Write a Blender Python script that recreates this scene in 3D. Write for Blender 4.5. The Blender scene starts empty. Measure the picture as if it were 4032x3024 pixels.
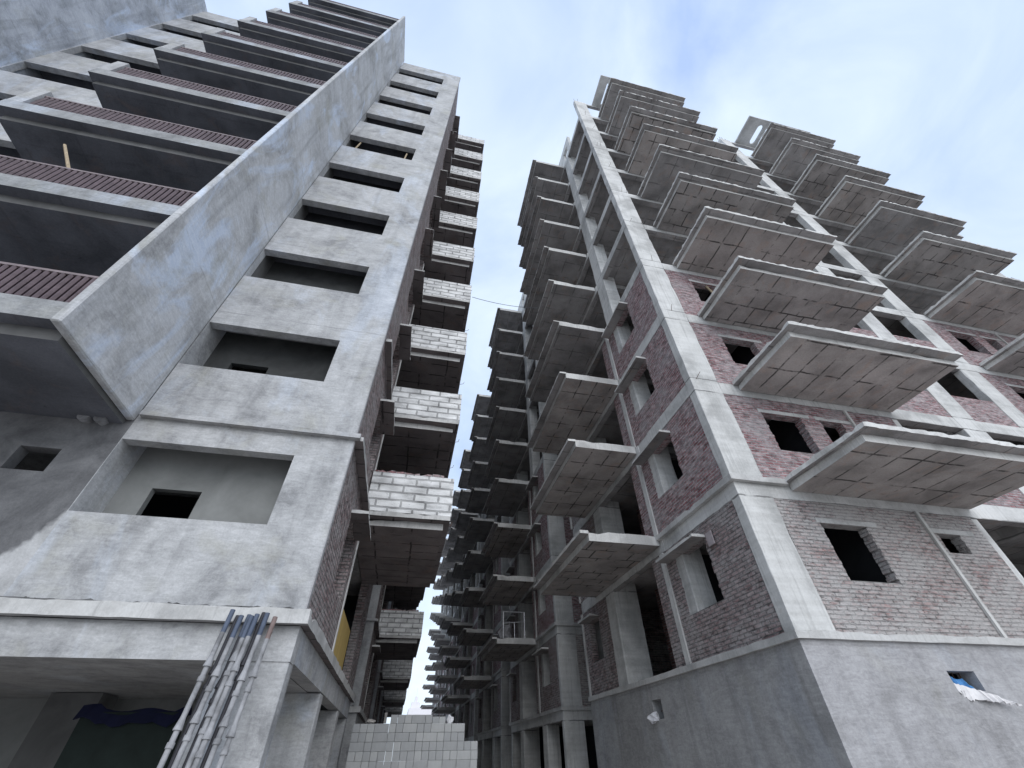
import bpy, bmesh, math, random
from mathutils import Vector, Matrix
random.seed(7)
S = bpy.context.scene
COL = S.collection
H = 1.6                                             # eye height
def T(k): return 3.17 + 3.05 * (k - 1)              # top of floor slab k above the ground

# ---------------------------------------------------------------- node helpers
class NT:
    def __init__(s, nt): s.nt = nt; s.nt.nodes.clear()
    def n(s, t, **kw):
        o = s.nt.nodes.new(t)
        for k, v in kw.items():
            if k.startswith('i_'): o.inputs[k[2:].replace('_', ' ')].default_value = v
            else: setattr(o, k, v)
        return o
    def l(s, a, b): s.nt.links.new(a, b)
    def coord(s, kind='Object', scale=(1, 1, 1), loc=(0, 0, 0)):
        c = s.n('ShaderNodeTexCoord'); m = s.n('ShaderNodeMapping')
        m.inputs['Scale'].default_value = scale; m.inputs['Location'].default_value = loc
        s.l(c.outputs[kind], m.inputs['Vector']); return m.outputs[0]
    def noise(s, vec, scale, detail=4, rough=.55, dist=0):
        o = s.n('ShaderNodeTexNoise'); o.inputs['Scale'].default_value = scale
        o.inputs['Detail'].default_value = detail; o.inputs['Roughness'].default_value = rough
        o.inputs['Distortion'].default_value = dist
        s.l(vec, o.inputs['Vector']); return o.outputs['Fac']
    def ramp(s, fac, stops, interp='LINEAR'):
        r = s.n('ShaderNodeValToRGB'); e = r.color_ramp.elements; r.color_ramp.interpolation = interp
        while len(e) < len(stops): e.new(.5)
        for x, (p, c) in zip(e, stops):
            x.position = p; x.color = (c, c, c, 1) if isinstance(c, (int, float)) else (*c, 1)
        s.l(fac, r.inputs['Fac']); return r.outputs['Color']
    def mix(s, fac, a, b, mode='MIX'):
        m = s.n('ShaderNodeMix', data_type='RGBA', blend_type=mode)
        for v, i in ((fac, m.inputs[0]), (a, m.inputs[6]), (b, m.inputs[7])):
            if isinstance(v, (int, float)): i.default_value = v if i == m.inputs[0] else (v, v, v, 1)
            elif isinstance(v, tuple): i.default_value = (*v, 1)
            else: s.l(v, i)
        return m.outputs[2]
    def math(s, op, a, b=0.0, c=0.0):
        m = s.n('ShaderNodeMath', operation=op)
        for v, i in zip((a, b, c), m.inputs):
            if isinstance(v, (int, float)): i.default_value = v
            else: s.l(v, i)
        return m.outputs[0]
    def out(s, col, rough=.9, bump=None, bstr=.3, bdist=.02, metal=0, spec=.25):
        p = s.n('ShaderNodeBsdfPrincipled'); o = s.n('ShaderNodeOutputMaterial')
        if isinstance(col, tuple): p.inputs['Base Color'].default_value = (*col, 1)
        else: s.l(col, p.inputs['Base Color'])
        p.inputs['Roughness'].default_value = rough; p.inputs['Metallic'].default_value = metal
        p.inputs['Specular IOR Level'].default_value = spec
        if bump is not None:
            b = s.n('ShaderNodeBump'); b.inputs['Strength'].default_value = bstr; b.inputs['Distance'].default_value = bdist
            s.l(bump, b.inputs['Height']); s.l(b.outputs[0], p.inputs['Normal'])
        s.l(p.outputs[0], o.inputs['Surface'])

def mat(name):
    m = bpy.data.materials.new(name); m.use_nodes = True
    return m, NT(m.node_tree)

def sepz(t, vec):
    s = t.n('ShaderNodeSeparateXYZ'); t.l(vec, s.inputs[0]); return s.outputs

def mat_plaster(name, base, dark, pale, streak=.5, blue=.5, warm=.3):
    m, t = mat(name); c = t.coord()
    big = t.noise(c, .8, 9, .68, .5); med = t.noise(c, 2.6, 8, .7, .6); fine = t.noise(c, 28, 5, .7)
    v = t.coord(scale=(2.2, 2.2, .22)); st = t.noise(v, 1.3, 5, .6, .5)
    col = t.ramp(big, [(.38, dark), (.48, base), (.62, pale)])
    col = t.mix(t.ramp(med, [(.42, 0.), (.62, .55)]), col, pale)
    col = t.mix(t.math('MULTIPLY', t.ramp(st, [(.5, 0.), (.68, 1.)]), streak), col, tuple(x * .62 for x in dark))
    b2 = t.noise(t.coord(scale=(1, 1, .45), loc=(3, 7, 1)), .8, 5, .65, .8)
    col = t.mix(t.math('MULTIPLY', t.ramp(b2, [(.52, 0.), (.64, 1.)]), blue), col, (.58, .65, .77))
    w2 = t.noise(t.coord(loc=(9, 2, 5)), 1.1, 4, .6, .5)
    col = t.mix(t.math('MULTIPLY', t.ramp(w2, [(.55, 0.), (.7, 1.)]), warm), col, (.36, .35, .29))
    col = t.mix(.25, col, t.ramp(fine, [(.3, .25), (.7, .75)]), 'OVERLAY')
    trow = t.noise(t.coord(scale=(1.2, 1.2, 5), loc=(1, 1, 1)), 2.6, 5, .7, 1.2)
    scr = t.noise(t.coord(scale=(9, 9, 1.2), loc=(4, 1, 7)), 3.5, 6, .75, .3)
    col = t.mix(t.ramp(scr, [(.62, 0.), (.7, .35)]), col, pale)
    spk = t.noise(t.coord(loc=(2, 2, 2)), 9, 6, .8, .4)
    col = t.mix(t.ramp(spk, [(.64, 0.), (.72, .5)]), col, tuple(x * .7 for x in dark))
    z = sepz(t, c)[2]
    lift = t.math('ABSOLUTE', t.math('SUBTRACT', t.math('MODULO', t.math('ADD', t.math('ADD', z, t.math('MULTIPLY', t.math('SUBTRACT', med, .5), .12)), 28.9), 3.05), 1.4))
    col = t.mix(t.math('MULTIPLY', t.math('LESS_THAN', lift, .018), t.ramp(big, [(.45, .0), (.55, .4)])), col, tuple(x * .75 for x in dark))
    col = t.mix(.3, col, t.ramp(trow, [(.35, .3), (.65, .7)]), 'OVERLAY')
    t.out(col, .92, t.math('ADD', fine, t.math('MULTIPLY', trow, .8)), .35, .012)
    return m

def mat_raw(name, base, joints=True, soff=False):
    m, t = mat(name); c = t.coord()
    big = t.noise(c, .8, 5, .6, .3); fine = t.noise(c, 22, 5, .7)
    st = t.noise(t.coord(scale=(9, 9, .35)), 1.2, 5, .7, .4)
    d = tuple(x * .72 for x in base); p = tuple(min(1, x * 1.14) for x in base)
    col = t.ramp(big, [(.35, d), (.5, base), (.65, p)])
    col = t.mix(t.ramp(st, [(.52, 0.), (.75, .75)]), col, tuple(x * .6 for x in base))
    col = t.mix(t.ramp(t.noise(t.coord(loc=(5, 1, 2)), 3, 6, .7, .5), [(.6, 0.), (.75, .45)]), col, (base[0] * .7, base[1] * .66, base[2] * .58))
    bh = fine
    if joints:
        z = sepz(t, t.coord())[2]
        wob = t.math('MULTIPLY', t.math('SUBTRACT', t.noise(c, 3, 3), .5), .07)
        zz = t.math('MODULO', t.math('ADD', t.math('ADD', z, wob), 30.5 - .12), 3.05)
        a = t.math('LESS_THAN', t.math('ABSOLUTE', t.math('SUBTRACT', zz, 2.63)), .02)
        b = t.math('LESS_THAN', t.math('ABSOLUTE', t.math('SUBTRACT', zz, 0.03)), .018)
        jn = t.math('MULTIPLY', t.math('MAXIMUM', a, b), t.ramp(t.noise(c, 2.3, 3), [(.36, .15), (.5, .85)]))
        col = t.mix(jn, col, tuple(x * .3 for x in base))
        wnz = t.n('ShaderNodeTexWhiteNoise', noise_dimensions='1D'); oi = t.n('ShaderNodeObjectInfo')      # every pour a slightly different mix
        t.l(t.math('ADD', t.math('FLOOR', t.math('DIVIDE', t.math('ADD', z, 30.5 - .12), 3.05)), t.math('MULTIPLY', oi.outputs['Random'], 50.0)), wnz.inputs['W'])
        col = t.mix(.45, col, t.ramp(wnz.outputs['Value'], [(0., .38), (1., .58)]), 'OVERLAY')
        hc = t.noise(t.coord(loc=(6, 3, 9)), 6, 7, .8, .8)
        col = t.mix(t.math('MULTIPLY', t.ramp(hc, [(.60, 0.), (.68, .7)]), t.ramp(t.noise(t.coord(loc=(1, 8, 2)), .7, 3), [(.48, 0.), (.6, 1.)])), col, tuple(x * .5 for x in base))
        rows = t.noise(t.coord(scale=(.4, .4, 7)), 1.0, 3, .6)
        col = t.mix(.16, col, t.ramp(rows, [(.4, .3), (.6, .7)]), 'OVERLAY')
        bh = t.math('SUBTRACT', fine, t.math('MULTIPLY', jn, 3.0))
    col = t.mix(.2, col, t.ramp(fine, [(.3, .25), (.7, .75)]), 'OVERLAY')
    t.out(col, .9, bh, .3, .012)
    return m

def mat_soffit(name, base, jw=.6, jh=.95, jstr=.9, off=0.0):
    """underside of a cast slab: brown-grey with the dark, broken joints of the shuttering plates"""
    m, t = mat(name)
    oi = t.n('ShaderNodeObjectInfo'); rv = t.math('MULTIPLY', oi.outputs['Random'], 37.0)
    def shift(v):
        a = t.n('ShaderNodeVectorMath', operation='ADD'); t.l(v, a.inputs[0]); t.l(rv, a.inputs[1]); return a.outputs[0]
    c = shift(t.coord()); uv0 = shift(t.coord('UV'))
    wn = t.n('ShaderNodeTexNoise'); wn.inputs['Scale'].default_value = 1.7; wn.inputs['Detail'].default_value = 3; t.l(uv0, wn.inputs['Vector'])
    vm = t.n('ShaderNodeVectorMath', operation='MULTIPLY_ADD'); t.l(wn.outputs['Color'], vm.inputs[0])
    vm.inputs[1].default_value = (.09, .09, 0); t.l(uv0, vm.inputs[2])
    br = t.n('ShaderNodeTexBrick', offset=off); t.l(vm.outputs[0], br.inputs['Vector'])
    br.inputs['Scale'].default_value = 1; br.inputs['Mortar Size'].default_value = .03; br.inputs['Mortar Smooth'].default_value = .45
    br.inputs['Brick Width'].default_value = jw; br.inputs['Row Height'].default_value = jh
    br.inputs['Color1'].default_value = (.5, .5, .5, 1); br.inputs['Color2'].default_value = (.42, .42, .42, 1); br.inputs['Mortar'].default_value = (.5, .5, .5, 1)
    brk = t.ramp(t.noise(shift(t.coord(loc=(2, 4, 6))), 1.5, 6, .65), [(.43, 0.), (.54, 1.)])
    big = t.noise(c, .9, 5, .6, .3); fine = t.noise(c, 30, 5, .75)
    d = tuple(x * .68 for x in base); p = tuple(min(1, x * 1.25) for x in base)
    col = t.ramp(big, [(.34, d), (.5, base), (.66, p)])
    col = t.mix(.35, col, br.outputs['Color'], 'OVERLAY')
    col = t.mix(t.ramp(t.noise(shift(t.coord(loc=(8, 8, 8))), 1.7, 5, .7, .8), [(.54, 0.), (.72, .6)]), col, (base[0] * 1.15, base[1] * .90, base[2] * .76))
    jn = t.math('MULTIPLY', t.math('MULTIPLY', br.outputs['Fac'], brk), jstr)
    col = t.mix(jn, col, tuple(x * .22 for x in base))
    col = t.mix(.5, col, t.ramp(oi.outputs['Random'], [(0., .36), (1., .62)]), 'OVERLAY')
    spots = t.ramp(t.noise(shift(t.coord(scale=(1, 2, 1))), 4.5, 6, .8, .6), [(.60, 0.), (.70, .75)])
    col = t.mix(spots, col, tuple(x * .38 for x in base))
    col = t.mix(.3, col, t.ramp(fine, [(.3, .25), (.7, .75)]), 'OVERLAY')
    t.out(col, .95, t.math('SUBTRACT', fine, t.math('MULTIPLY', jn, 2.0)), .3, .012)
    return m

def mat_brick(name, c1, c2, mortar, smear, smear_col, bw=.235, bh=.078, ms=.012, patch=.6, bump=.6, sq=1.0):
    m, t = mat(name); c = t.coord()
    oi = t.n('ShaderNodeObjectInfo'); cx_ = t.n('ShaderNodeCombineXYZ'); t.l(t.math('MULTIPLY', oi.outputs['Random'], 23.0), cx_.inputs[0])
    ad = t.n('ShaderNodeVectorMath', operation='ADD'); t.l(t.coord('UV'), ad.inputs[0]); t.l(cx_.outputs[0], ad.inputs[1]); uv0 = ad.outputs[0]
    wn = t.n('ShaderNodeTexNoise'); wn.inputs['Scale'].default_value = 9; wn.inputs['Detail'].default_value = 3; t.l(uv0, wn.inputs['Vector'])
    vm = t.n('ShaderNodeVectorMath', operation='MULTIPLY_ADD'); t.l(wn.outputs['Color'], vm.inputs[0])
    vm.inputs[1].default_value = (.022, .022, 0); t.l(uv0, vm.inputs[2])
    br = t.n('ShaderNodeTexBrick'); t.l(vm.outputs[0], br.inputs['Vector'])
    br.inputs['Scale'].default_value = 1; br.inputs['Mortar Size'].default_value = ms; br.inputs['Mortar Smooth'].default_value = .3
    br.inputs['Brick Width'].default_value = bw; br.inputs['Row Height'].default_value = bh; br.inputs['Bias'].default_value = -.1
    br.inputs['Color1'].default_value = (*c1, 1); br.inputs['Color2'].default_value = (*c2, 1); br.inputs['Mortar'].default_value = (*mortar, 1)
    fine = t.noise(c, 35, 5, .7)
    bn = t.n('ShaderNodeTexNoise'); bn.inputs['Scale'].default_value = 1; bn.inputs['Detail'].default_value = 4
    bm_ = t.n('ShaderNodeMapping'); bm_.inputs['Scale'].default_value = (1.1 / bw, .9 / bh, 1); t.l(uv0, bm_.inputs[0]); t.l(bm_.outputs[0], bn.inputs['Vector'])
    col = t.mix(.7, br.outputs['Color'], t.ramp(bn.outputs['Fac'], [(.32, .12), (.68, .88)]), 'OVERLAY')
    sm = t.math('ADD', t.math('MULTIPLY', t.noise(t.coord(scale=(1, 1, 1.6)), 1.0, 4, .6, .5), patch), t.math('MULTIPLY', t.noise(t.coord(scale=(1, 1, 2.6)), 6, 6, .75, 1.0), 1 - patch))
    sm = t.math('ADD', sm, t.math('MULTIPLY', br.outputs['Fac'], .06 if smear < .6 else -.09))
    sf = t.ramp(sm, [(.62 - .25 * smear, 0.), (.78 - .25 * smear, min(1, .45 + smear * .5))])
    col = t.mix(sf, col, smear_col)
    holes = t.ramp(t.noise(t.coord(scale=(1, 1, 2.5)), 13, 3, .6, .5), [(.66, 0.), (.72, .85)])
    col = t.mix(holes, col, tuple(x * .25 for x in c1))
    col = t.mix(.25, col, t.ramp(fine, [(.3, .25), (.7, .75)]), 'OVERLAY')
    hgt = t.math('ADD', t.math('MULTIPLY', br.outputs['Fac'], -1.2), t.math('MULTIPLY', fine, .5))
    hgt = t.math('ADD', t.math('SUBTRACT', hgt, t.math('MULTIPLY', holes, 1.0)), t.math('MULTIPLY', bn.outputs['Fac'], .9))
    t.out(col, .93, hgt, bump, .045)
    return m

def mat_simple(name, col, rough=.8, var=.25, scale=8, metal=0, streak=False, bump=.2):
    m, t = mat(name)
    c = t.coord(scale=(3, 3, .4) if streak else (1, 1, 1))
    n = t.noise(c, scale, 5, .65, .4)
    cc = t.ramp(n, [(.3, tuple(x * (1 - var) for x in col)), (.5, col), (.7, tuple(min(1, x * (1 + var)) for x in col))])
    t.out(cc, rough, n, bump, .01, metal)
    return m

PL = mat_plaster('grey_plaster', (.375, .377, .382), (.265, .267, .273), (.48, .482, .488), .3, .30, .38)
PLF = mat_plaster('weathered_fin_plaster', (.45, .452, .458), (.34, .342, .347), (.55, .56, .58), .4, .85, .4)
PLD = mat_plaster('shaded_base_plaster', (.315, .312, .312), (.25, .248, .25), (.38, .377, .377), .35, .12, .15)  # base plaster with shade in its colour, for the shaded side and undersides
PLB = mat_plaster('base_plaster', (.34, .335, .345), (.28, .275, .28), (.40, .395, .405), .3, .12, .15)
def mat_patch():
    m, t = mat('shade_darkened_plaster_fresh_patch'); c = t.coord(); xyz = sepz(t, c)  # old plaster, painted darker for the balcony's shade, with a fresh patch
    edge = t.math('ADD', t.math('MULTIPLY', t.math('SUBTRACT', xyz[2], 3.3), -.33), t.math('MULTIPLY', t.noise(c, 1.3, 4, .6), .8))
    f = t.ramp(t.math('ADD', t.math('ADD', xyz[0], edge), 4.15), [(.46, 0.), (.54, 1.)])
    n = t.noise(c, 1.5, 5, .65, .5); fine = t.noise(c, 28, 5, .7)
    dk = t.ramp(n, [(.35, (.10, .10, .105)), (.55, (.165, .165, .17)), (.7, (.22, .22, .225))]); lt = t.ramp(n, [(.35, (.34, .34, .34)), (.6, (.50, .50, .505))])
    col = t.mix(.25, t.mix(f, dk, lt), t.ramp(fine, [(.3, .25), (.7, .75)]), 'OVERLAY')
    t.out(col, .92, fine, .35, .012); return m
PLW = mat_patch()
RAW = mat_raw('raw_concrete', (.575, .572, .56))
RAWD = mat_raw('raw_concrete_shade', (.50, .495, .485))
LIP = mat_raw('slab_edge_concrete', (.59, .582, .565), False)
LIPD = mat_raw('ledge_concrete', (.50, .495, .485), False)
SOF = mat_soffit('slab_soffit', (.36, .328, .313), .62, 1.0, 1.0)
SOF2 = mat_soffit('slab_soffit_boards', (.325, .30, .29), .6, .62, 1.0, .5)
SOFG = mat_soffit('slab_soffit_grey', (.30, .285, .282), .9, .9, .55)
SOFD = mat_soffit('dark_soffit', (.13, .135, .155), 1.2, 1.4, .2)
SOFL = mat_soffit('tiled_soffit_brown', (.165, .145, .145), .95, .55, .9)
PLC = mat_plaster('curb_plaster', (.27, .275, .28), (.19, .192, .195), (.34, .345, .35), .3, .3, .3)
PLF2 = mat_plaster('blue_white_fin_plaster', (.45, .475, .53), (.33, .35, .385), (.56, .59, .64), .5, 1.0, .3)  # blue-white patches, base colour tinted blue for the glare of the sky
BR = mat_brick('red_brick', (.25, .115, .122), (.39, .275, .278), (.38, .365, .37), .64, (.43, .405, .408), patch=.5, bump=1.0)
BRM = mat_brick('mortar_smeared_brick', (.29, .165, .155), (.38, .285, .275), (.27, .26, .255), 1.0, (.50, .48, .47), patch=.42, bump=1.0)
BRS = mat_brick('grey_smeared_brick', (.24, .155, .155), (.35, .28, .275), (.19, .182, .18), .78, (.43, .41, .405), patch=.42, bump=1.0)
BRI = mat_brick('inner_brick', (.16, .075, .07), (.2, .11, .10), (.2, .19, .19), .3, (.2, .19, .19))
AAC = mat_brick('white_block_masonry', (.60, .60, .60), (.74, .74, .735), (.33, .33, .33), .22, (.50, .50, .50), .62, .212, .03, .3, .6)
INT = mat_simple('darkened_bare_concrete', (.13, .13, .13), .9, .3, 1.2)
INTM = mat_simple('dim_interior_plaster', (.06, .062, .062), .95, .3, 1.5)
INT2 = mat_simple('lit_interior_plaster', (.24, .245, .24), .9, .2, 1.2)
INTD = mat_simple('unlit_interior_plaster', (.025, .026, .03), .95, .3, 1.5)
RAIL = mat_simple('brown_railing_paint', (.115, .085, .095), .55, .3, 6)
RAILF = mat_simple('railing_frame_paint', (.22, .18, .185), .6, .25, 6)
ROD = mat_simple('rusty_rebar', (.12, .07, .05), .8, .3, 20)
WOOD = mat_simple('weathered_bamboo', (.40, .32, .22), .85, .3, 12, streak=True)

# ---------------------------------------------------------------- mesh helpers
class MB:
    def __init__(s): s.v = []; s.f = []; s.m = []
    def quad(s, pts, nrm=None, m=0):
        pts = [Vector(p) for p in pts]
        if nrm is not None:
            n = (pts[1] - pts[0]).cross(pts[2] - pts[0])
            if n.dot(Vector(nrm)) < 0: pts.reverse()
        b = len(s.v); s.v += pts; s.f.append(tuple(range(b, b + len(pts)))); s.m.append(m)
    def box(s, x0, x1, y0, y1, z0, z1, m=0, mb=None):
        P = lambda a, b, c: ((x0, x1)[a], (y0, y1)[b], (z0, z1)[c])
        for pts, n in (([P(0,0,0),P(1,0,0),P(1,1,0),P(0,1,0)],(0,0,-1)), ([P(0,0,1),P(1,0,1),P(1,1,1),P(0,1,1)],(0,0,1)),
                       ([P(0,0,0),P(1,0,0),P(1,0,1),P(0,0,1)],(0,-1,0)), ([P(0,1,0),P(1,1,0),P(1,1,1),P(0,1,1)],(0,1,0)),
                       ([P(0,0,0),P(0,1,0),P(0,1,1),P(0,0,1)],(-1,0,0)), ([P(1,0,0),P(1,1,0),P(1,1,1),P(1,0,1)],(1,0,0))):
            s.quad(pts, n, mb if (mb is not None and n[2] < 0) else m)
        return s
    def rslab(s, x0, x1, y0, y1, z0, z1, m=0, mb=None, j=.012, step=.16, jz=.012, ragged=''):
        """slab whose edges are slightly uneven, as cast concrete is"""
        def line(a, b):
            n = max(1, int((Vector(b) - Vector(a)).length / step)); return [Vector(a).lerp(Vector(b), i / n) for i in range(n)]
        c = [(x0, y0), (x1, y0), (x1, y1), (x0, y1)]
        ol = []
        for i in range(4): ol += line(c[i], c[(i + 1) % 4])
        def jit(p, k): return (p.x + random.uniform(-j, j) * k, p.y + random.uniform(-j, j) * k)
        top = [(*jit(p, 1), z1 + random.uniform(-jz, jz) - (random.random() ** 7) * .075) for p in ol]
        bot = [(*jit(p, .5), z0 + random.uniform(-jz, jz) * .4) for p in ol]
        n = len(ol)
        s.quad(top, (0, 0, 1), m); s.quad(bot, (0, 0, -1), m if mb is None else mb)
        for i in range(n):
            k = (i + 1) % n; mid = (Vector(bot[i]) + Vector(bot[k])) / 2 - Vector(((x0 + x1) / 2, (y0 + y1) / 2, 0))
            d = ol[k] - ol[i]; s.quad([bot[i], bot[k], top[k], top[i]], (d.y, -d.x, 0), m)
        return s
    def rcol(s, x0, x1, y0, y1, z0, z1, j=.007, m=0):
        """column with slightly wavering, chipped arrises"""
        n = max(2, int((z1 - z0) / .33)); rings = []
        for i in range(n + 1):
            z = z0 + (z1 - z0) * i / n; ring = []
            for (x, y, sx, sy) in ((x0, y0, 1, 1), (x1, y0, -1, 1), (x1, y1, -1, -1), (x0, y1, 1, -1)):
                ch = .012 + random.random() ** 5 * .035
                a = (x + sx * ch + random.uniform(-j, j) * .3, y + random.uniform(0, j) * sy, z); b = (x + random.uniform(0, j) * sx, y + sy * ch + random.uniform(-j, j) * .3, z)
                ring += ([b, a] if sx * sy > 0 else [a, b])
            rings.append(ring)
        for i in range(n):
            for k in range(8):
                k2 = (k + 1) % 8; A, B = rings[i], rings[i + 1]
                mid = (Vector(A[k]) + Vector(A[k2])) / 2
                s.quad([A[k], A[k2], B[k2], B[k]], (mid.x - (x0 + x1) / 2, mid.y - (y0 + y1) / 2, 0) if (k % 2 == 0) else ((0, mid.y - (y0 + y1) / 2, 0) if abs(A[k][1] - A[k2][1]) < abs(A[k][0] - A[k2][0]) else (mid.x - (x0 + x1) / 2, 0, 0)), m)
        s.quad(rings[0], (0, 0, -1), m); s.quad(rings[-1], (0, 0, 1), m)
        return s
    def teeth(s, axis, a0, a1, hole, m=0):
        """brick ends left uneven along the two jambs of an opening"""
        u0, u1, v0, v1 = hole; z = v0
        while z < v1 - .08:
            for u, sg in ((u0, 1), (u1, -1)):
                d = random.random() ** 2 * .045
                if d > .008:
                    q = sorted((u - sg * .001, u + sg * d))
                    if axis == 'y': s.box(q[0], q[1], a0 + .004, a1 - .004, z + .004, z + .074, m)
                    else: s.box(a0 + .004, a1 - .004, q[0], q[1], z + .004, z + .074, m)
            z += .078
        return s
    def wall(s, axis, a0, a1, u0, u1, v0, v1, holes=(), m=0, mr=None):
        """wall with rectangular holes; the outer face at a0, the inner face at a1"""
        us = sorted({u0, u1, *[min(max(h[i], u0), u1) for h in holes for i in (0, 1)]})
        vs = sorted({v0, v1, *[min(max(h[i], v0), v1) for h in holes for i in (2, 3)]})
        P = (lambda a, u, v: (u, a, v)) if axis == 'y' else (lambda a, u, v: (a, u, v))
        sg = 1 if a1 > a0 else -1
        N = (lambda a, u, v: (u, a, v)) if axis == 'y' else (lambda a, u, v: (a, u, v))
        mr = m if mr is None else mr
        def full(i, j):
            if i < 0 or j < 0 or i >= len(us) - 1 or j >= len(vs) - 1: return False
            uc, vc = (us[i] + us[i + 1]) / 2, (vs[j] + vs[j + 1]) / 2
            return not any(h[0] < uc < h[1] and h[2] < vc < h[3] for h in holes)
        for i in range(len(us) - 1):
            for j in range(len(vs) - 1):
                if not full(i, j): continue
                ua, ub, va, vb = us[i], us[i + 1], vs[j], vs[j + 1]
                s.quad([P(a0, ua, va), P(a0, ub, va), P(a0, ub, vb), P(a0, ua, vb)], N(-sg, 0, 0), m)
                s.quad([P(a1, ua, va), P(a1, ub, va), P(a1, ub, vb), P(a1, ua, vb)], N(sg, 0, 0), m)
                for di, dj, q in ((-1, 0, (ua, ua, va, vb)), (1, 0, (ub, ub, va, vb)), (0, -1, (ua, ub, va, va)), (0, 1, (ua, ub, vb, vb))):
                    if full(i + di, j + dj): continue
                    a, b, c, d = q
                    s.quad([P(a0, a, c), P(a1, a, c), P(a1, b, d), P(a0, b, d)], N(0, di, dj), mr)
        return s
    def tube(s, p0, p1, r0, r1=None, n=8, m=0, cap=True):
        r1 = r0 if r1 is None else r1
        p0, p1 = Vector(p0), Vector(p1); d = (p1 - p0).normalized()
        a = d.orthogonal().normalized(); b = d.cross(a)
        R = lambda p, r: [p + (a * math.cos(2 * math.pi * i / n) + b * math.sin(2 * math.pi * i / n)) * r for i in range(n)]
        A, B = R(p0, r0), R(p1, r1)
        for i in range(n):
            k = (i + 1) % n; s.quad([A[i], A[k], B[k], B[i]], (A[i] + A[k]) / 2 - p0, m)
        if cap: s.quad(A, -d, m); s.quad(B, d, m)
        return s
    def build(s, name, mats, parent=None, origin=(0, 0, 0), bevel=0, smooth=False):
        if not isinstance(mats, (list, tuple)): mats = [mats]
        O = Vector(origin)
        me = bpy.data.meshes.new(name)
        me.from_pydata([v - O for v in s.v], [], s.f)
        for mm in mats: me.materials.append(mm)
        if s.m: me.polygons.foreach_set('material_index', s.m)
        if bevel:
            bm = bmesh.new(); bm.from_mesh(me); bmesh.ops.remove_doubles(bm, verts=bm.verts, dist=.0005)
            bmesh.ops.bevel(bm, geom=list(bm.edges), offset=bevel, segments=1, affect='EDGES', profile=.5)
            bm.to_mesh(me); bm.free()
        uv = me.uv_layers.new(name='UVMap').data
        for p in me.polygons:
            n = p.normal; ax = max(range(3), key=lambda i: abs(n[i]))
            for li in p.loop_indices:
                c = me.vertices[me.loops[li].vertex_index].co + O
                uv[li].uv = ((c.y, c.z), (c.x, c.z), (c.x, c.y))[ax]
        if smooth: me.polygons.foreach_set('use_smooth', [True] * len(me.polygons))
        me.update()
        o = bpy.data.objects.new(name, me); COL.objects.link(o)
        if parent is not None: o.parent = parent
        return o

def tag(o, label=None, cat=None, group=None, kind=None):
    for k, v in (('label', label), ('category', cat), ('group', group), ('kind', kind)):
        if v: o[k] = v
    return o
def empty(name, loc):
    o = bpy.data.objects.new(name, None); COL.objects.link(o); o.location = loc; o.empty_display_size = .3; return o
def copy_tree(o, parent=None, keep=None):
    c = o.copy(); COL.objects.link(c); c.parent = parent
    for ch in list(o.children):
        if keep is None or parent is not None or keep(ch): copy_tree(ch, c, keep)
    return c

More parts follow.
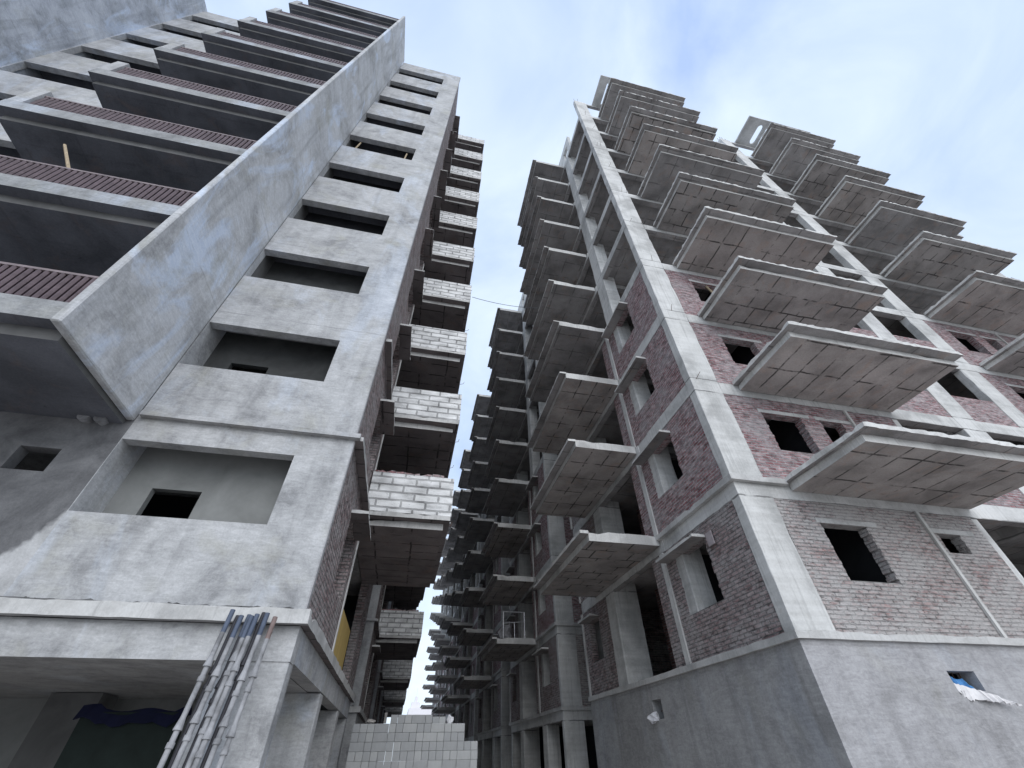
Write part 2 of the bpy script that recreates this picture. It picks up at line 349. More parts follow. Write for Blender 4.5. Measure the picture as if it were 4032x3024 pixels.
# ================================================================ RIGHT TOWER (bare frame, brick infill, cantilevered balconies)
XR, YR = 6.63, 7.0
RO = (XR, YR, 0)
UNIT = 11.75
def right_tower():
    R = empty('unfinished_tower', RO)
    def P(mb, name, mats, par=None, bevel=0): return mb.build(name, mats, par or R, RO, bevel)
    xe = 33.0
    # columns -------------------------------------------------------
    cols = []
    for u in (0, 1, 2):
        x = XR + u * UNIT
        cols.append((x, x + .87, 7.0, 7.28, T(12) - .02 if u < 2 else T(11)))
        if u < 2: cols.append((x + 9.03, x + 9.9, 7.0, 7.28, T(11)))
    cols += [(XR + .03, XR + .62, 9.66, 10.36, T(11)), (XR, XR + .87, 14.0, 14.7, T(11)), (XR + .05, XR + .9, 16.95, 17.25, T(11)),
             (XR + 5.6, XR + 6.4, 9.7, 10.3, T(11)), (XR + 9.03, XR + 9.9, 11.5, 11.8, T(11)), (XR + 13.6, XR + 14.4, 9.7, 10.3, T(11))]
    for x0, x1, y0, y1, z1 in cols: P(MB().rcol(x0, x1, y0, y1, 0, z1), 'column', RAW)
    # floors ----------------------------------------------------------
    for k in range(1, 12):
        t = T(k)
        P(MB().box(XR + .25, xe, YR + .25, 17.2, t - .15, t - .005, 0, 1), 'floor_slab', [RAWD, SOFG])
        f = MB()
        xs = [XR + .87, XR + 9.03, XR + 9.9, XR + UNIT, XR + UNIT + .87, XR + UNIT + 9.03, XR + UNIT + 9.9, XR + 2 * UNIT, XR + 2 * UNIT + .87, xe]
        for i in range(0, len(xs) - 1, 2): P(MB().box(xs[i], xs[i + 1], YR + .012, YR + .23, t - .42, t, 0, 1), 'beam', [RAW, SOFG])
        for y0, y1 in ((7.28, 9.66), (10.36, 14.0), (14.7, 16.95)): P(MB().box(XR + .012, XR + .23, y0, y1, t - .42, t, 0, 1), 'beam', [RAW, SOFG])
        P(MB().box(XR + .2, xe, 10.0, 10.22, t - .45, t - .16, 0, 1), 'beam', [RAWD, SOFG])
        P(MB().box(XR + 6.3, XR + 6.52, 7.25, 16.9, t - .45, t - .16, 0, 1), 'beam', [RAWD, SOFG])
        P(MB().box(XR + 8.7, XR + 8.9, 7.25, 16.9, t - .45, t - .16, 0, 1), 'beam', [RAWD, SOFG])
    # ledges at the first and second slab -------------------------------
    for k, d, th in ((1, .09, .12), (2, .11, .13)):
        l = MB()
        x1 = xe if k == 1 else XR + 1.35
        l.rslab(XR - d, x1, YR - d, YR - .002, T(k) - th + .03, T(k) + .03, 0, None, .008, .2)
        l.rslab(XR - d, XR - .002, YR - .002, 17.25 if k == 1 else 10.45, T(k) - th + .03, T(k) + .03, 0, None, .008, .2)
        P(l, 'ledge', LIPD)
    # balconies -------------------------------------------------------
    for u in range(2):
        xo = XR + u * UNIT
        for k in range(2, 12):
            t = T(k)
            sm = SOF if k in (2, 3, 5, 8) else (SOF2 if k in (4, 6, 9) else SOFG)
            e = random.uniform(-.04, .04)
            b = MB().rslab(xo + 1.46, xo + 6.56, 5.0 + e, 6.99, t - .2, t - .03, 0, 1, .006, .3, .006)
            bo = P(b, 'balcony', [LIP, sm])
            lip = MB().rslab(xo + 1.32, xo + 6.58, 4.77 + e, 6.985, t - .03, t + .075, 0, 1, .02, .12, .016)
            P(lip, 'drip_edge', [LIP, SOFG], bo)
            if k > 4 and random.random() < .7:      # flakes of mortar left on the edge
                fl = MB()
                x = xo + random.uniform(1.6, 5.0); w = random.uniform(.5, 1.5)
                fl.rslab(x, x + w, 4.79 + e, 4.95, t + .06, t + .09, 0, None, .03, .08, .04)
                P(fl, 'mortar_crust', LIPD, bo)
    for k in range(2, 12):
        t = T(k); e = random.uniform(-.03, .03)
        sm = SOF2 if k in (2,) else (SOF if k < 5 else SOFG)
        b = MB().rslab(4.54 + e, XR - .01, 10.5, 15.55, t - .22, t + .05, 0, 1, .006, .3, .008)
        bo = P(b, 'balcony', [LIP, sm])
        lip = MB().rslab(4.29 + e, 4.545 + e, 10.48, 15.57, t - .03, t + .055, 0, 1, .012, .14, .012)
        P(lip, 'drip_edge', [LIP, SOFG], bo)
    # roof pergolas over the top balconies -------------------------------------
    for u in range(2):
        xo = XR + u * UNIT; z = T(12) - .05; pg = MB()
        slots = []
        for i in range(6):
            x0 = xo + 2.38 + i * .72
            if u == 1 or i == 0: slots.append((x0, x0 + .46))
        if u == 0: slots = [(xo + 1.95, xo + 2.07)]
        xs = [xo + 1.36] + [q for s_ in slots for q in s_] + [xo + 6.6]
        pg.box(xo + 1.36, xo + 6.6, 5.2, 5.55, z, z + .16, 0, 1); pg.box(xo + 1.36, xo + 6.6, 6.85, 7.2, z, z + .16, 0, 1)
        for i in range(0, len(xs) - 1, 2): pg.box(xs[i], xs[i + 1], 5.55, 6.85, z, z + .16, 0, 1)
        for (a, b) in slots:                        # rounded slot ends
            r = (b - a) / 2; cx = (a + b) / 2
            for yy, sg in ((5.55, 1), (6.85, -1)):
                pts = [(cx + r * math.cos(q), yy + sg * (r - r * math.sin(q)) if True else 0) for q in [math.pi * i / 8 for i in range(9)]]
                for i in range(8):
                    (xa, ya), (xb, yb) = pts[i], pts[i + 1]
                    pg.quad([(xa, ya, z), (xb, yb, z), (xb, yy, z), (xa, yy, z)], (0, 0, -1), 1)
                    pg.quad([(xa, ya, z), (xb, yb, z), (xb, yb, z + .16), (xa, ya, z + .16)], (cx - xa, sg, 0), 0)
        P(pg, 'pergola_slab', [RAW, RAWD])
        P(MB().box(xo + .87, xo + 9.03, 7.03, 7.2, z - .25, z - .004, 0, 1), 'beam', [RAW, SOFG])
        P(MB().box(xo + 5.75, xo + 6.55, 7.0, 7.02 + .26, T(11), z - .26), 'column', RAW)
    # roof parapet and stair head behind the alley side
    pp = MB().wall('x', XR + .1, XR + .3, 9.2, 12.2, T(11), T(11) + 2.5, [(9.6, 10.3, T(11) + .6, T(11) + 1.7)])
    P(pp, 'roof_parapet', LIP)
    P(MB().box(XR + .1, XR + 3.5, 13.5, 17.1, T(11), T(11) + 2.9), 'stair_head', LIP)
    # brick infill, floors 1-4 ------------------------------------------------------
    for u in range(2):
        xo = XR + u * UNIT
        for k in range(1, 5):
            t = T(k) + .002; top = T(k + 1) - .422
            bm = BRM if k == 1 else BR
            w = (xo + 1.79, xo + 3.02, t + .96, t + 2.14)
            sw = (xo + 4.92, xo + 5.6, t + 1.7, t + 2.14) if k == 1 else (xo + 3.6, xo + 4.35, t + 1.05, t + 2.14)
            P(MB().wall('y', YR + .02, YR + .25, xo + .87, xo + 6.38, t, top, [w, sw]).teeth('y', YR + .02, YR + .25, w).teeth('y', YR + .02, YR + .25, sw), 'brick_wall', bm)
            P(MB().rslab(xo + 1.72, xo + 3.3, YR + .008, YR + .2, t + 2.142, t + 2.25, 0, None, .006, .2, .006), 'lintel', LIPD)
            P(MB().rslab(sw[0] - .1, sw[1] + .45, YR + .01, YR + .2, t + 2.144, t + 2.25, 0, None, .006, .2, .006), 'lintel', LIPD)
            P(MB().box(xo + 4.68, xo + 4.76, YR - .035, YR + .015, t, top), 'post', LIP)
            P(MB().box(xo + 6.38, xo + 6.6, YR + .04, YR + .26, t, top), 'post', RAW)
            if k > 1:
                P(MB().wall('y', YR + .03, YR + .22, xo + 6.6, xo + 9.03, t, t + 1.08), 'brick_wall', BR)
                P(MB().wall('y', YR + .03, YR + .22, xo + 9.9, xo + UNIT, t, t + 1.08), 'brick_wall', BR)
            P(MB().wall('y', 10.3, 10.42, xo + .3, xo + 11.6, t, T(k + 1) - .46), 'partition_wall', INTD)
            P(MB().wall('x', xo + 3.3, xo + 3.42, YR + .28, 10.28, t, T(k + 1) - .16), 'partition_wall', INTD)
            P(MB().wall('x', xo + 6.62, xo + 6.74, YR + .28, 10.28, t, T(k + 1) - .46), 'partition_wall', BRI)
    for k in range(1, 5):
        t = T(k) + .002; top = T(k + 1) - .422
        bm = BRS if k == 1 else BR
        hw = (8.6, 10.02, t + .96, t + 2.3)
        P(MB().wall('x', XR + .02, XR + .25, 7.28, 10.46, t, top, [hw]).teeth('x', XR + .02, XR + .25, hw), 'brick_wall', bm)
        P(MB().box(XR - .02, XR + .12, 10.47, 10.66, t, top), 'post', LIP)
        P(MB().wall('x', XR + .03, XR + .25, 10.66, 11.2, t, top), 'brick_wall', bm)
        P(MB().wall('x', XR + .02, XR + .25, 14.7, 17.2, t, top, [(15.6, 16.6, t + .96, t + 2.2)]), 'brick_wall', BRS)
        P(MB().box(XR - .03, XR + .03, 17.14, 17.24, t, top), 'post', LIP)
        P(MB().wall('x', XR + 1.9, XR + 2.02, 10.5, 14.6, t, T(k + 1) - .16, [(11.6, 12.6, t + .02, t + 2.1)]), 'partition_wall', BRI)
        P(MB().wall('x', XR + 4.2, XR + 4.32, 10.5, 17.1, t, T(k + 1) - .16), 'partition_wall', INTD)
        P(MB().wall('y', 17.02, 17.2, XR + .3, XR + 22, t, T(k + 1) - .16), 'partition_wall', BRS)
    for k in range(5, 11):                           # the open floors above have only inner walls begun
        t = T(k)
        P(MB().wall('y', 12.6, 12.75, XR + 4.5, XR + 21, t, T(k + 1) - .16, [(XR + 9, XR + 10.5, t + .05, t + 2.2)]), 'partition_wall', INT)
        P(MB().wall('y', 16.9, 17.1, XR + 1, XR + 22, t, T(k + 1) - .16, [(XR + 3, XR + 4.5, t + .9, t + 2.2)]), 'partition_wall', INT)
    P(MB().wall('x', XR + 3.4, XR + 3.55, 7.4, 17.2, 0, T(1) - .16), 'partition_wall', INTD)
    P(MB().wall('y', 16.0, 16.15, XR + .9, XR + 3.39, 0, T(1) - .16), 'partition_wall', INTD)
    # sun hoods over the alley windows ------------------------------------------
    for k in range(1, 5):
        t = T(k)
        P(MB().rslab(XR - .34, XR + .015, 8.54, 10.38, t + 2.3, t + 2.37, 0, 1, .006, .15, .006), 'window_hood', [LIP, SOFG])
        P(MB().rslab(XR - .34, XR + .015, 15.5, 16.8, t + 2.22, t + 2.29, 0, 1, .006, .2, .006), 'window_hood', [LIP, SOFG])
    for (x, y, z) in ((XR + 9.4, 7.14, T(11)), (XR + .3, 10.0, T(11)), (XR + .3, 7.14, T(12) - .03), (XR + UNIT + .4, 7.14, T(12) - .03), (XR + .4, 14.3, T(11))):
        rb = MB()
        for i in range(6):
            p = Vector((x + (i % 3 - 1) * .25, y + (i // 3 - .5) * .16, z)); h = random.uniform(.35, .8)
            rb.tube(p, p + Vector((random.uniform(-.1, .1), random.uniform(-.1, .1), h)), .011, n=5)
        P(rb, 'rebar', ROD)
    # starter bars left sticking out at each joint of the corner column
    for k in range(3, 12):
        rb = MB()
        for i in range(random.randint(1, 2)):
            x = XR + random.uniform(.05, .8); y = YR - .005; z = T(k) + random.uniform(-.05, .02)
            rb.tube((x, y + .03, z), (x + random.uniform(-.12, .12), y - random.uniform(.1, .22), z + random.uniform(.02, .25)), .007, n=5)
        P(rb, 'rebar', ROD)
    return R

RG = 'unfinished towers along the right of the alley'
R1 = right_tower()
tag(R1, 'bare concrete tower at the right front with red brick lower floors and stepped balcony slabs', 'building', RG)
def alley_part(o):
    bb = [c[0] for c in o.bound_box]; ys = [c[1] for c in o.bound_box]
    return min(bb) < 9.5 and o.name.split('.')[0] not in ('rebar',)
offs = [13.5, 26.4, 38.4, 50.4, 62.4, 74.4, 86.4]
words = ['second unfinished tower on the right of the alley, standing just behind the brick corner tower',
         'third unfinished tower back along the right of the alley', 'fourth unfinished tower back along the right of the alley',
         'fifth unfinished tower back along the right of the alley', 'sixth unfinished tower back along the right of the alley',
         'seventh unfinished tower back along the right of the alley', 'farthest unfinished tower on the right of the alley, by the strip of low sky']
for o_, w_ in zip(offs, words):
    c = copy_tree(R1, None, alley_part if o_ < 30 else (lambda o: alley_part(o) and o.name.split('.')[0] not in ('window_hood', 'post', 'lintel', 'ledge')))
    c.location = (XR, YR + o_, 0); tag(c, w_)
# plastered base storey of the corner tower only (the others stand on open columns)
bw = MB().wall('y', YR - .018, YR + .3, XR - .016, 33, 0, T(1) - .09, [(9.41, 10.02, .775 + H, 1.06 + H)], 0)
bs = MB().wall('x', XR - .016, XR + .3, YR + .3, 17.26, 0, T(1) - .09, [(12.24, 12.74, .72 + H, 1.12 + H)], 0)
bw.build('base_wall', PLB, R1, RO); bs.box(XR - .0165, XR + .29, YR - .0, YR + .3, 0, T(1) - .091)
bs.build('base_wall', PLD, R1, RO)
vb = MB()
for i in range(4): vb.tube((9.47 + i * .16, YR + .2, .77 + H), (9.47 + i * .16, YR + .2, 1.07 + H), .008, n=5)
vb.build('vent_grille', ROD, R1, RO)
vb = MB()
for i in range(3): vb.tube((XR + .2, 12.36 + i * .13, .72 + H), (XR + .2, 12.36 + i * .13, 1.12 + H), .008, n=5)
vb.tube((XR + .2, 12.24, .9 + H), (XR + .2, 12.74, .9 + H), .008, n=5)
vb.build('vent_grille', ROD, R1, RO)

# ================================================================ LEFT TOWER (plastered front, block balconies on the alley)
XL, YL = -1.463, 6.95
LO = (XL, YL, 0)
def left_tower():
    L = empty('plastered_tower', LO)
    def P(mb, name, mats, par=None, bevel=0): return mb.build(name, mats, par or L, LO, bevel)
    top = 33.1 + H
    holes = [(-5.08, -2.38, T(k) + 1.22, T(k) + 2.49) for k in range(1, 11)]
    P(MB().wall('y', YL, YL + .2, -5.09, XL, T(1), top, holes), 'front_wall', PL)
    # far wing left of the balconies
    h2 = [(-16.6, -11.0, T(k) + 1.22, T(k) + 2.49) for k in range(2, 11)] + [(-9.6, -7.4, T(k) + .06, T(k) + 2.3) for k in range(2, 11)]
    P(MB().wall('y', YL, YL + .2, -16.65, -5.22, T(2) - .02, top, h2), 'wing_wall', PL)
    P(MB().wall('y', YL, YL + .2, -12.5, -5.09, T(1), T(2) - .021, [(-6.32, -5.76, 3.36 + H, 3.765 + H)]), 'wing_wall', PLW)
    # fins
    P(MB().box(-5.22, -5.09, 4.70, YL - .001, T(2) - .2, 33.4 + H), 'fin_wall', PLF, bevel=.02)
    P(MB().box(-16.9, -16.65, 2.4, 12.2, T(2) - .2, 33.4 + H), 'fin_wall', PLF2)
    # ledge and cornice
    P(MB().rslab(-12.5, XL + .11, YL - .12, YL - .001, 1.42 + H, 1.6 + H, 0, 1, .014, .2, .01), 'ledge', [LIPD, PLD])
    P(MB().rslab(XL + .001, XL + .11, YL - .001, 17.2, 1.42 + H, 1.59 + H, 0, 1, .012, .2, .01), 'ledge', [LIPD, SOFL])
    P(MB().rslab(-5.02, XL + .11, YL - .11, YL - .001, 4.50 + H, 4.6 + H, 0, 1, .005, .25, .005), 'cornice', [PL, PLD])
    P(MB().rslab(XL + .001, XL + .16, YL - .001, 10.15, 4.5 + H, 4.6 + H, 0, 1, .01, .2, .008), 'cornice', [LIPD, SOFL])
    P(MB().rslab(XL + .001, XL + .14, YL + .3, 10.15, 7.62 + H, 7.72 + H, 0, 1, .01, .2, .008), 'cornice', [LIPD, SOFL])
    cr = MB().rslab(-10.0, XL - .15, YL - .05, YL - .001, 1.601 + H, 1.618 + H, 0, None, .02, .06, .022)   # crumbled mortar along the top of the ledge
    P(cr, 'mortar_crust', INT)
    # ground floor: beam, columns, soffit
    P(MB().box(-12.5, XL, YL + .02, YL + .28, 1.0 + H, 1.415 + H, 0, 1), 'beam', [PL, PLD])
    P(MB().box(XL - .26, XL - .003, YL + .28, 17.2, 1.02 + H, 1.415 + H, 0, 1), 'beam', [PL, PLD])
    P(MB().box(-12.5, XL - .26, YL + .28, 11.7, 1.0 + H + .01, 1.2 + H, 0, 1), 'floor_slab', [INT, PLD])
    P(MB().box(-12.5, XL - .26, 11.7, 17.2, 1.2 + H, 1.4 + H, 0, 1), 'floor_slab', [INT, INTD])
    for y0, y1 in ((YL + .03, YL + .34), (10.45, 10.85), (14.1, 14.5), (16.8, 17.18)):
        P(MB().box(XL - .91, XL - .008, y0, y1, 0, 1.01 + H), 'column', PL, bevel=.015)
    P(MB().box(-7.9, -6.9, YL + .04, YL + .34, 0, 1.0 + H), 'column', PL)
    P(MB().box(-6.0, -5.2, 10.6, 11.2, 0, 1.0 + H), 'column', INT)
    P(MB().wall('y', 11.7, 11.9, -12.5, XL - .95, 0, 1.2 + H), 'partition_wall', INT2)
    # alley facade -------------------------------------------------------------
    for k in range(1, 11):
        t = T(k); tp = T(k + 1) - .001
        P(MB().wall('x', XL - .02, XL - .25, YL + .2, 10.62, t, tp, [(8.85, 10.2, t + .95, t + 2.3)]), 'brick_wall', BRS)
        P(MB().box(XL - .2, XL + .004, 10.621, 10.72, t, tp), 'post', LIP)
        P(MB().rslab(XL - .05, XL + .33, 8.7, 10.22, t + 2.3, t + 2.37, 0, 1, .012, .15, .01), 'window_hood', [LIPD, SOFL])
        P(MB().wall('x', XL - 1.5, XL - 1.62, 10.72, 15.3, t, tp - .15, [(11.4, 13.6, t + .02, t + 2.2)]), 'recess_wall', INTD)
        P(MB().wall('x', XL - .02, XL - .25, 15.3, 17.2, t, tp, [(15.9, 16.8, t + .95, t + 2.2)]), 'brick_wall', BRS)
        # rooms behind the front windows
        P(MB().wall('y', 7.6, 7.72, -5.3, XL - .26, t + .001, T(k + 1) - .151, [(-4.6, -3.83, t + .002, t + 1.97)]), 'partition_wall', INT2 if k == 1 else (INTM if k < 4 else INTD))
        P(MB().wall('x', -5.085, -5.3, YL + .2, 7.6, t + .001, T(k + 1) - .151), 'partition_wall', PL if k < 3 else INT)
        if k > 1:
            P(MB().wall('y', 8.1, 8.22, -16.6, -5.7, t + .001, T(k + 1) - .151), 'partition_wall', INTD)
            P(MB().wall('x', -10.9, -10.75, YL + .21, 8.05, t + .001, T(k + 1) - .151), 'partition_wall', INTD)
    for k in range(2, 12):
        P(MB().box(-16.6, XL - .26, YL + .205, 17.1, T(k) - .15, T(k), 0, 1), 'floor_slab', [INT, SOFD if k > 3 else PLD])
    P(MB().wall('x', XL - .02, XL - .2, YL + .2, 17.2, T(11), top - .3), 'roof_parapet', PLB)
    P(MB().wall('y', 17.0, 17.2, -16.6, XL - .27, T(1), T(11) - .16), 'partition_wall', INTD)
    P(MB().wall('y', 12.2, 12.35, -16.6, XL - 1.7, T(1) + .4, T(11) - .16), 'partition_wall', INTD)
    P(MB().wall('y', 9.9, 10.02, -5.9, XL - .3, T(1), T(11) - .16), 'partition_wall', INTD)
    # the torn edge where the front plaster stops at the corner
    pe = MB(); z = T(1) + .03; xa = XL - .024
    prev = None
    while z < top - .05:
        w = .07 + random.random() ** 2 * .075; dz = random.uniform(.03, .09)
        pe.box(xa, XL + .018, YL + .004, YL + w, z, min(z + dz, top), 0); z += dz
    P(pe, 'plaster_edge', PLB)
    # balconies on the alley, closed with white blocks ---------------------------------------------
    for k in range(2, 12):
        t = T(k)
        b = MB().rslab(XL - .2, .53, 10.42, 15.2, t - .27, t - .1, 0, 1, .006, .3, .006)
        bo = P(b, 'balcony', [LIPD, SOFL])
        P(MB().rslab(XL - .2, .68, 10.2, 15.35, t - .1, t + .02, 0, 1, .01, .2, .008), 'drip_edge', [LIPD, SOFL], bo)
        hh = 1.1 if k < 11 else .75
        w = MB()
        w.box(XL + .02, .70, 10.21, 10.36, t + .021, t + hh)
        w.box(.55, .70, 10.36, 15.2, t + .021, t + hh)
        w.box(XL + .02, .55, 15.05, 15.2, t + .021, t + hh)
        P(w, 'block_parapet', AAC, bo)
        if k == 2:
            bc = MB(); x = XL + .05
            while x < .42:
                q = random.uniform(.10, .22)
                bc.rslab(x, x + q - .008, 10.2 + random.uniform(0, .03), 10.34, t + hh, t + hh + random.uniform(.05, .085), 0, None, .008, .1, .008); x += q
            P(bc, 'brick_course', BR, bo)
    # balconies of the front, with brown railings ------------------------------------------------------
    for k in range(2, 12):
        t = T(k); y0 = 4.82
        bo = P(MB().box(-10.16, -5.22, 5.02, YL - .001, t - .28, t - .08, 0, 1), 'balcony', [INT, SOFD])  # slab face coloured dark in place of the shade below the curb
        P(MB().box(-10.28, -5.221, y0, YL - .002, t - .08, t + .02, 0, 1).box(-10.28, -5.221, y0, y0 + .14, t + .02, t + .29), 'curb', [PLC, SOFD], bo)
        if k < 11 or True:
            P(MB().box(-10.28, -10.0, y0 + .01, YL - .003, t + .291, t + 1.2), 'end_parapet', PL, bo)
            r = MB(); za, zb = t + .30, t + .98
            x = -9.97
            while x < -5.27:
                r.tube((x + .03, y0 + .08, za + .03), (x + .03, y0 + .08, zb - .02), .034, n=6, cap=False); x += .105
            ro = P(r, 'railing', RAIL, bo)
            P(MB().box(-10.0, -5.222, y0 + .05, y0 + .11, zb - .02, zb + .025).box(-10.0, -5.222, y0 + .05, y0 + .11, za + .005, za + .04), 'rail_frame', RAILF, bo)
            P(MB().box(-10.0, -5.222, y0 + .122, y0 + .135, za + .03, zb - .02), 'backing_sheet', RAIL, bo)
    # pipe stubs under the lowest balcony
    for px_ in (-5.74, -5.50):
        s_ = MB().tube((px_, YL + .05, 4.34 + H), (px_, YL - .14, 4.34 + H), .075, n=14)
        s_.tube((px_, YL - .08, 4.34 + H), (px_, YL - .141, 4.34 + H), .088, n=14)
        P(s_, 'pipe_stub', PIPE)
    return L
PIPE = mat_simple('grey_pvc', (.27, .27, .28), .55, .45, 5, bump=.05)
LG = 'plastered towers along the left of the alley'
L1 = left_tower()
tag(L1, 'grey plastered tower at the left front with a tall fin wall and brown railed balconies', 'building', LG)
def alley_left(o): return max(c[0] for c in o.bound_box) > -2.5 and o.name.split('.')[0] != 'fin_wall'
for o_, w_ in zip((13.85, 27.8, 41.7, 55.6), ('second tower on the left of the alley, in shade with white block balcony walls', 'third tower back along the left of the alley, in deep shade',
        'fourth tower back along the left of the alley, almost hidden', 'farthest tower on the left of the alley beside the low sky')):
    c = copy_tree(L1, None, alley_left); c.location = (XL, YL + o_, 0); tag(c, w_)

# ================================================================ SMALL THINGS
# block stack across the alley
BLK = mat_simple('aerated_block', (.385, .395, .405), .95, .14, 3, bump=.3)
BLK2 = mat_simple('aerated_block_pale', (.45, .46, .465), .95, .12, 3, bump=.3)
def blockmesh(w, m):
    b = MB().box(-w / 2 + .002, w / 2 - .002, 0, .6, .0015, .2015); o = b.build('concrete_block', m, bevel=.006)
    me = o.data; bpy.data.objects.remove(o); return me
bms = {(w, i): blockmesh(w, m) for w in (.2, .4) for i, m in ((0, BLK), (1, BLK2))}
rows = []
for r in range(13):
    z = r * .2035
    if r < 10: x0, x1 = -1.17, 2.37
    elif r < 12: x0, x1 = -1.17, 2.13
    else: x0, x1 = -.14, 1.08
    rows.append((z, x0, x1))
def put_block(x, y, z, w, rz=0):
    o = bpy.data.objects.new('concrete_block', bms[(w, random.randint(0, 1))]); COL.objects.link(o)
    o.location = (x + w / 2, y, z); o.rotation_euler = (0, 0, rz)
    tag(o, 'pale grey aerated concrete block in the tall stack across the alley', 'block', 'aerated blocks stacked across the alley')
for z, x0, x1 in rows:
    x = x0
    while x < x1 - .09:
        w = .4 if (random.random() < .2 and x < x1 - .35) else .2
        put_block(x, 16.0 + random.uniform(0, .02), z, w, random.uniform(-.012, .012)); x += w + .0025
for i in range(2): put_block(1.09 + i * .2, 16.25, 12 * .2035 - .03, .2)
bag_m = mat_simple('white_plastic_sheet', (.75, .75, .78), .4, .15, 6)
def crumple(name, c, sx, sy, sz, m, seed, n=2):
    bm = bmesh.new(); bmesh.ops.create_icosphere(bm, subdivisions=n, radius=1); rr = random.Random(seed)
    for v in bm.verts:
        k = rr.uniform(.62, 1.25); v.co = Vector((v.co.x * sx * k, v.co.y * sy * k, v.co.z * sz * k))
    me = bpy.data.meshes.new(name); bm.to_mesh(me); bm.free(); me.materials.append(m)
    o = bpy.data.objects.new(name, me); COL.objects.link(o); o.location = c; return o
tag(crumple('plastic_bag', (1.62, 16.2, 2.53), .1, .1, .13, bag_m, 3), 'small white plastic bag lying on top of the grey block stack', 'bag')
dust = mat_simple('broken_block', (.42, .40, .38), .95, .3, 5)
tag(crumple('rubble_lump', (-.72, 16.2, 2.50), .14, .12, .05, dust, 5), 'flat grey lump of rubble on the left end of the block stack', 'rubble')
wood2 = mat_simple('old_board', (.3, .29, .28), .9, .3, 6)
tag(MB().box(-.33, -.26, 16.1, 16.3, 2.46, 2.70).build('wood_offcut', wood2), 'short thin board leaning beside the top course of the block stack', 'board')
# vents: bag and cloths
tag(crumple('plastic_bag', (XR - .02, 12.78, .76 + H), .14, .26, .12, bag_m, 11), 'crumpled white bag stuffed in the small vent of the dark side wall', 'bag')
def folds(pts, amp, seed):
    rr = random.Random(seed); out = []
    for i in range(len(pts) - 1):
        (a, b), (c, d) = pts[i], pts[i + 1]
        for k in range(5):
            f = k / 5; L_ = lambda p, q: Vector(p).lerp(Vector(q), f)
            w = L_(a, c), L_(b, d); o1 = rr.uniform(-amp, amp)
            out.append((tuple(w[0] + Vector((0, o1 * .6, rr.uniform(-amp, amp) * .4))), tuple(w[1] + Vector((0, o1 * 1.4, rr.uniform(-amp, amp) * .7)))))
    return out + [pts[-1]]
def strip(name, pts, mtl, th=.012):
    """ribbon of cloth: list of (upper point, lower point)"""
    b = MB()
    for i in range(len(pts) - 1):
        (a, c), (d, e) = pts[i], pts[i + 1]
        b.quad([a, d, e, c], (0, -1, 0))
        q = lambda p: (p[0], p[1] + th, p[2])
        b.quad([q(a), q(d), q(e), q(c)], (0, 1, 0)); b.quad([a, d, q(d), q(a)], (0, 0, 1)); b.quad([c, e, q(e), q(c)], (0, 0, -1))
    (a, c), (d, e) = pts[0], pts[-1]
    for p, q_, n in ((a, c, (-1, 0, 0)), (d, e, (1, 0, 0))):
        b.quad([p, q_, (q_[0], q_[1] + th, q_[2]), (p[0], p[1] + th, p[2])], n)
    return b.build(name, mtl)
cl_blue = mat_simple('blue_cloth', (.10, .28, .55), .8, .35, 7)
cl_white = mat_simple('white_cloth', (.72, .70, .70), .8, .12, 7)
Y0 = YR + .02
o = strip('cloth', folds([((9.36, Y0 + .05, .95 + H), (9.36, Y0 + .02, .86 + H)), ((9.45, Y0 - .03, .88 + H), (9.44, Y0 - .06, .70 + H)), ((9.6, Y0 - .05, .85 + H), (9.56, Y0 - .08, .63 + H)),
                    ((9.75, Y0 - .05, .80 + H), (9.78, Y0 - .10, .66 + H)), ((9.85, Y0 - .06, .78 + H), (9.90, Y0 - .12, .62 + H)), ((10.02, Y0 - .08, .73 + H), (10.02, Y0 - .12, .63 + H)), ((10.2, Y0 - .13, .66 + H), (10.2, Y0 - .16, .60 + H)),
                    ((10.42, Y0 - .17, .58 + H), (10.42, Y0 - .18, .565 + H))], .03, 4), cl_white)
tag(o, 'white rag hanging out of the vent in the pale right wall', 'cloth')
o = strip('cloth', folds([((9.42, Y0 + .12, 1.03 + H), (9.43, Y0 + .08, .92 + H)), ((9.53, Y0 + .07, 1.02 + H), (9.52, Y0 + .03, .88 + H)), ((9.66, Y0 + .1, .97 + H), (9.64, Y0 + .03, .83 + H)), ((9.78, Y0 + .06, .96 + H), (9.78, Y0 + .02, .80 + H)),
                    ((9.90, Y0 + .1, .90 + H), (9.88, Y0 + .03, .77 + H)), ((9.97, Y0 + .08, .83 + H), (9.97, Y0 + .06, .77 + H))], .03, 9), cl_blue)
tag(o, 'crumpled blue cloth stuffed in the vent above the white rag', 'cloth')

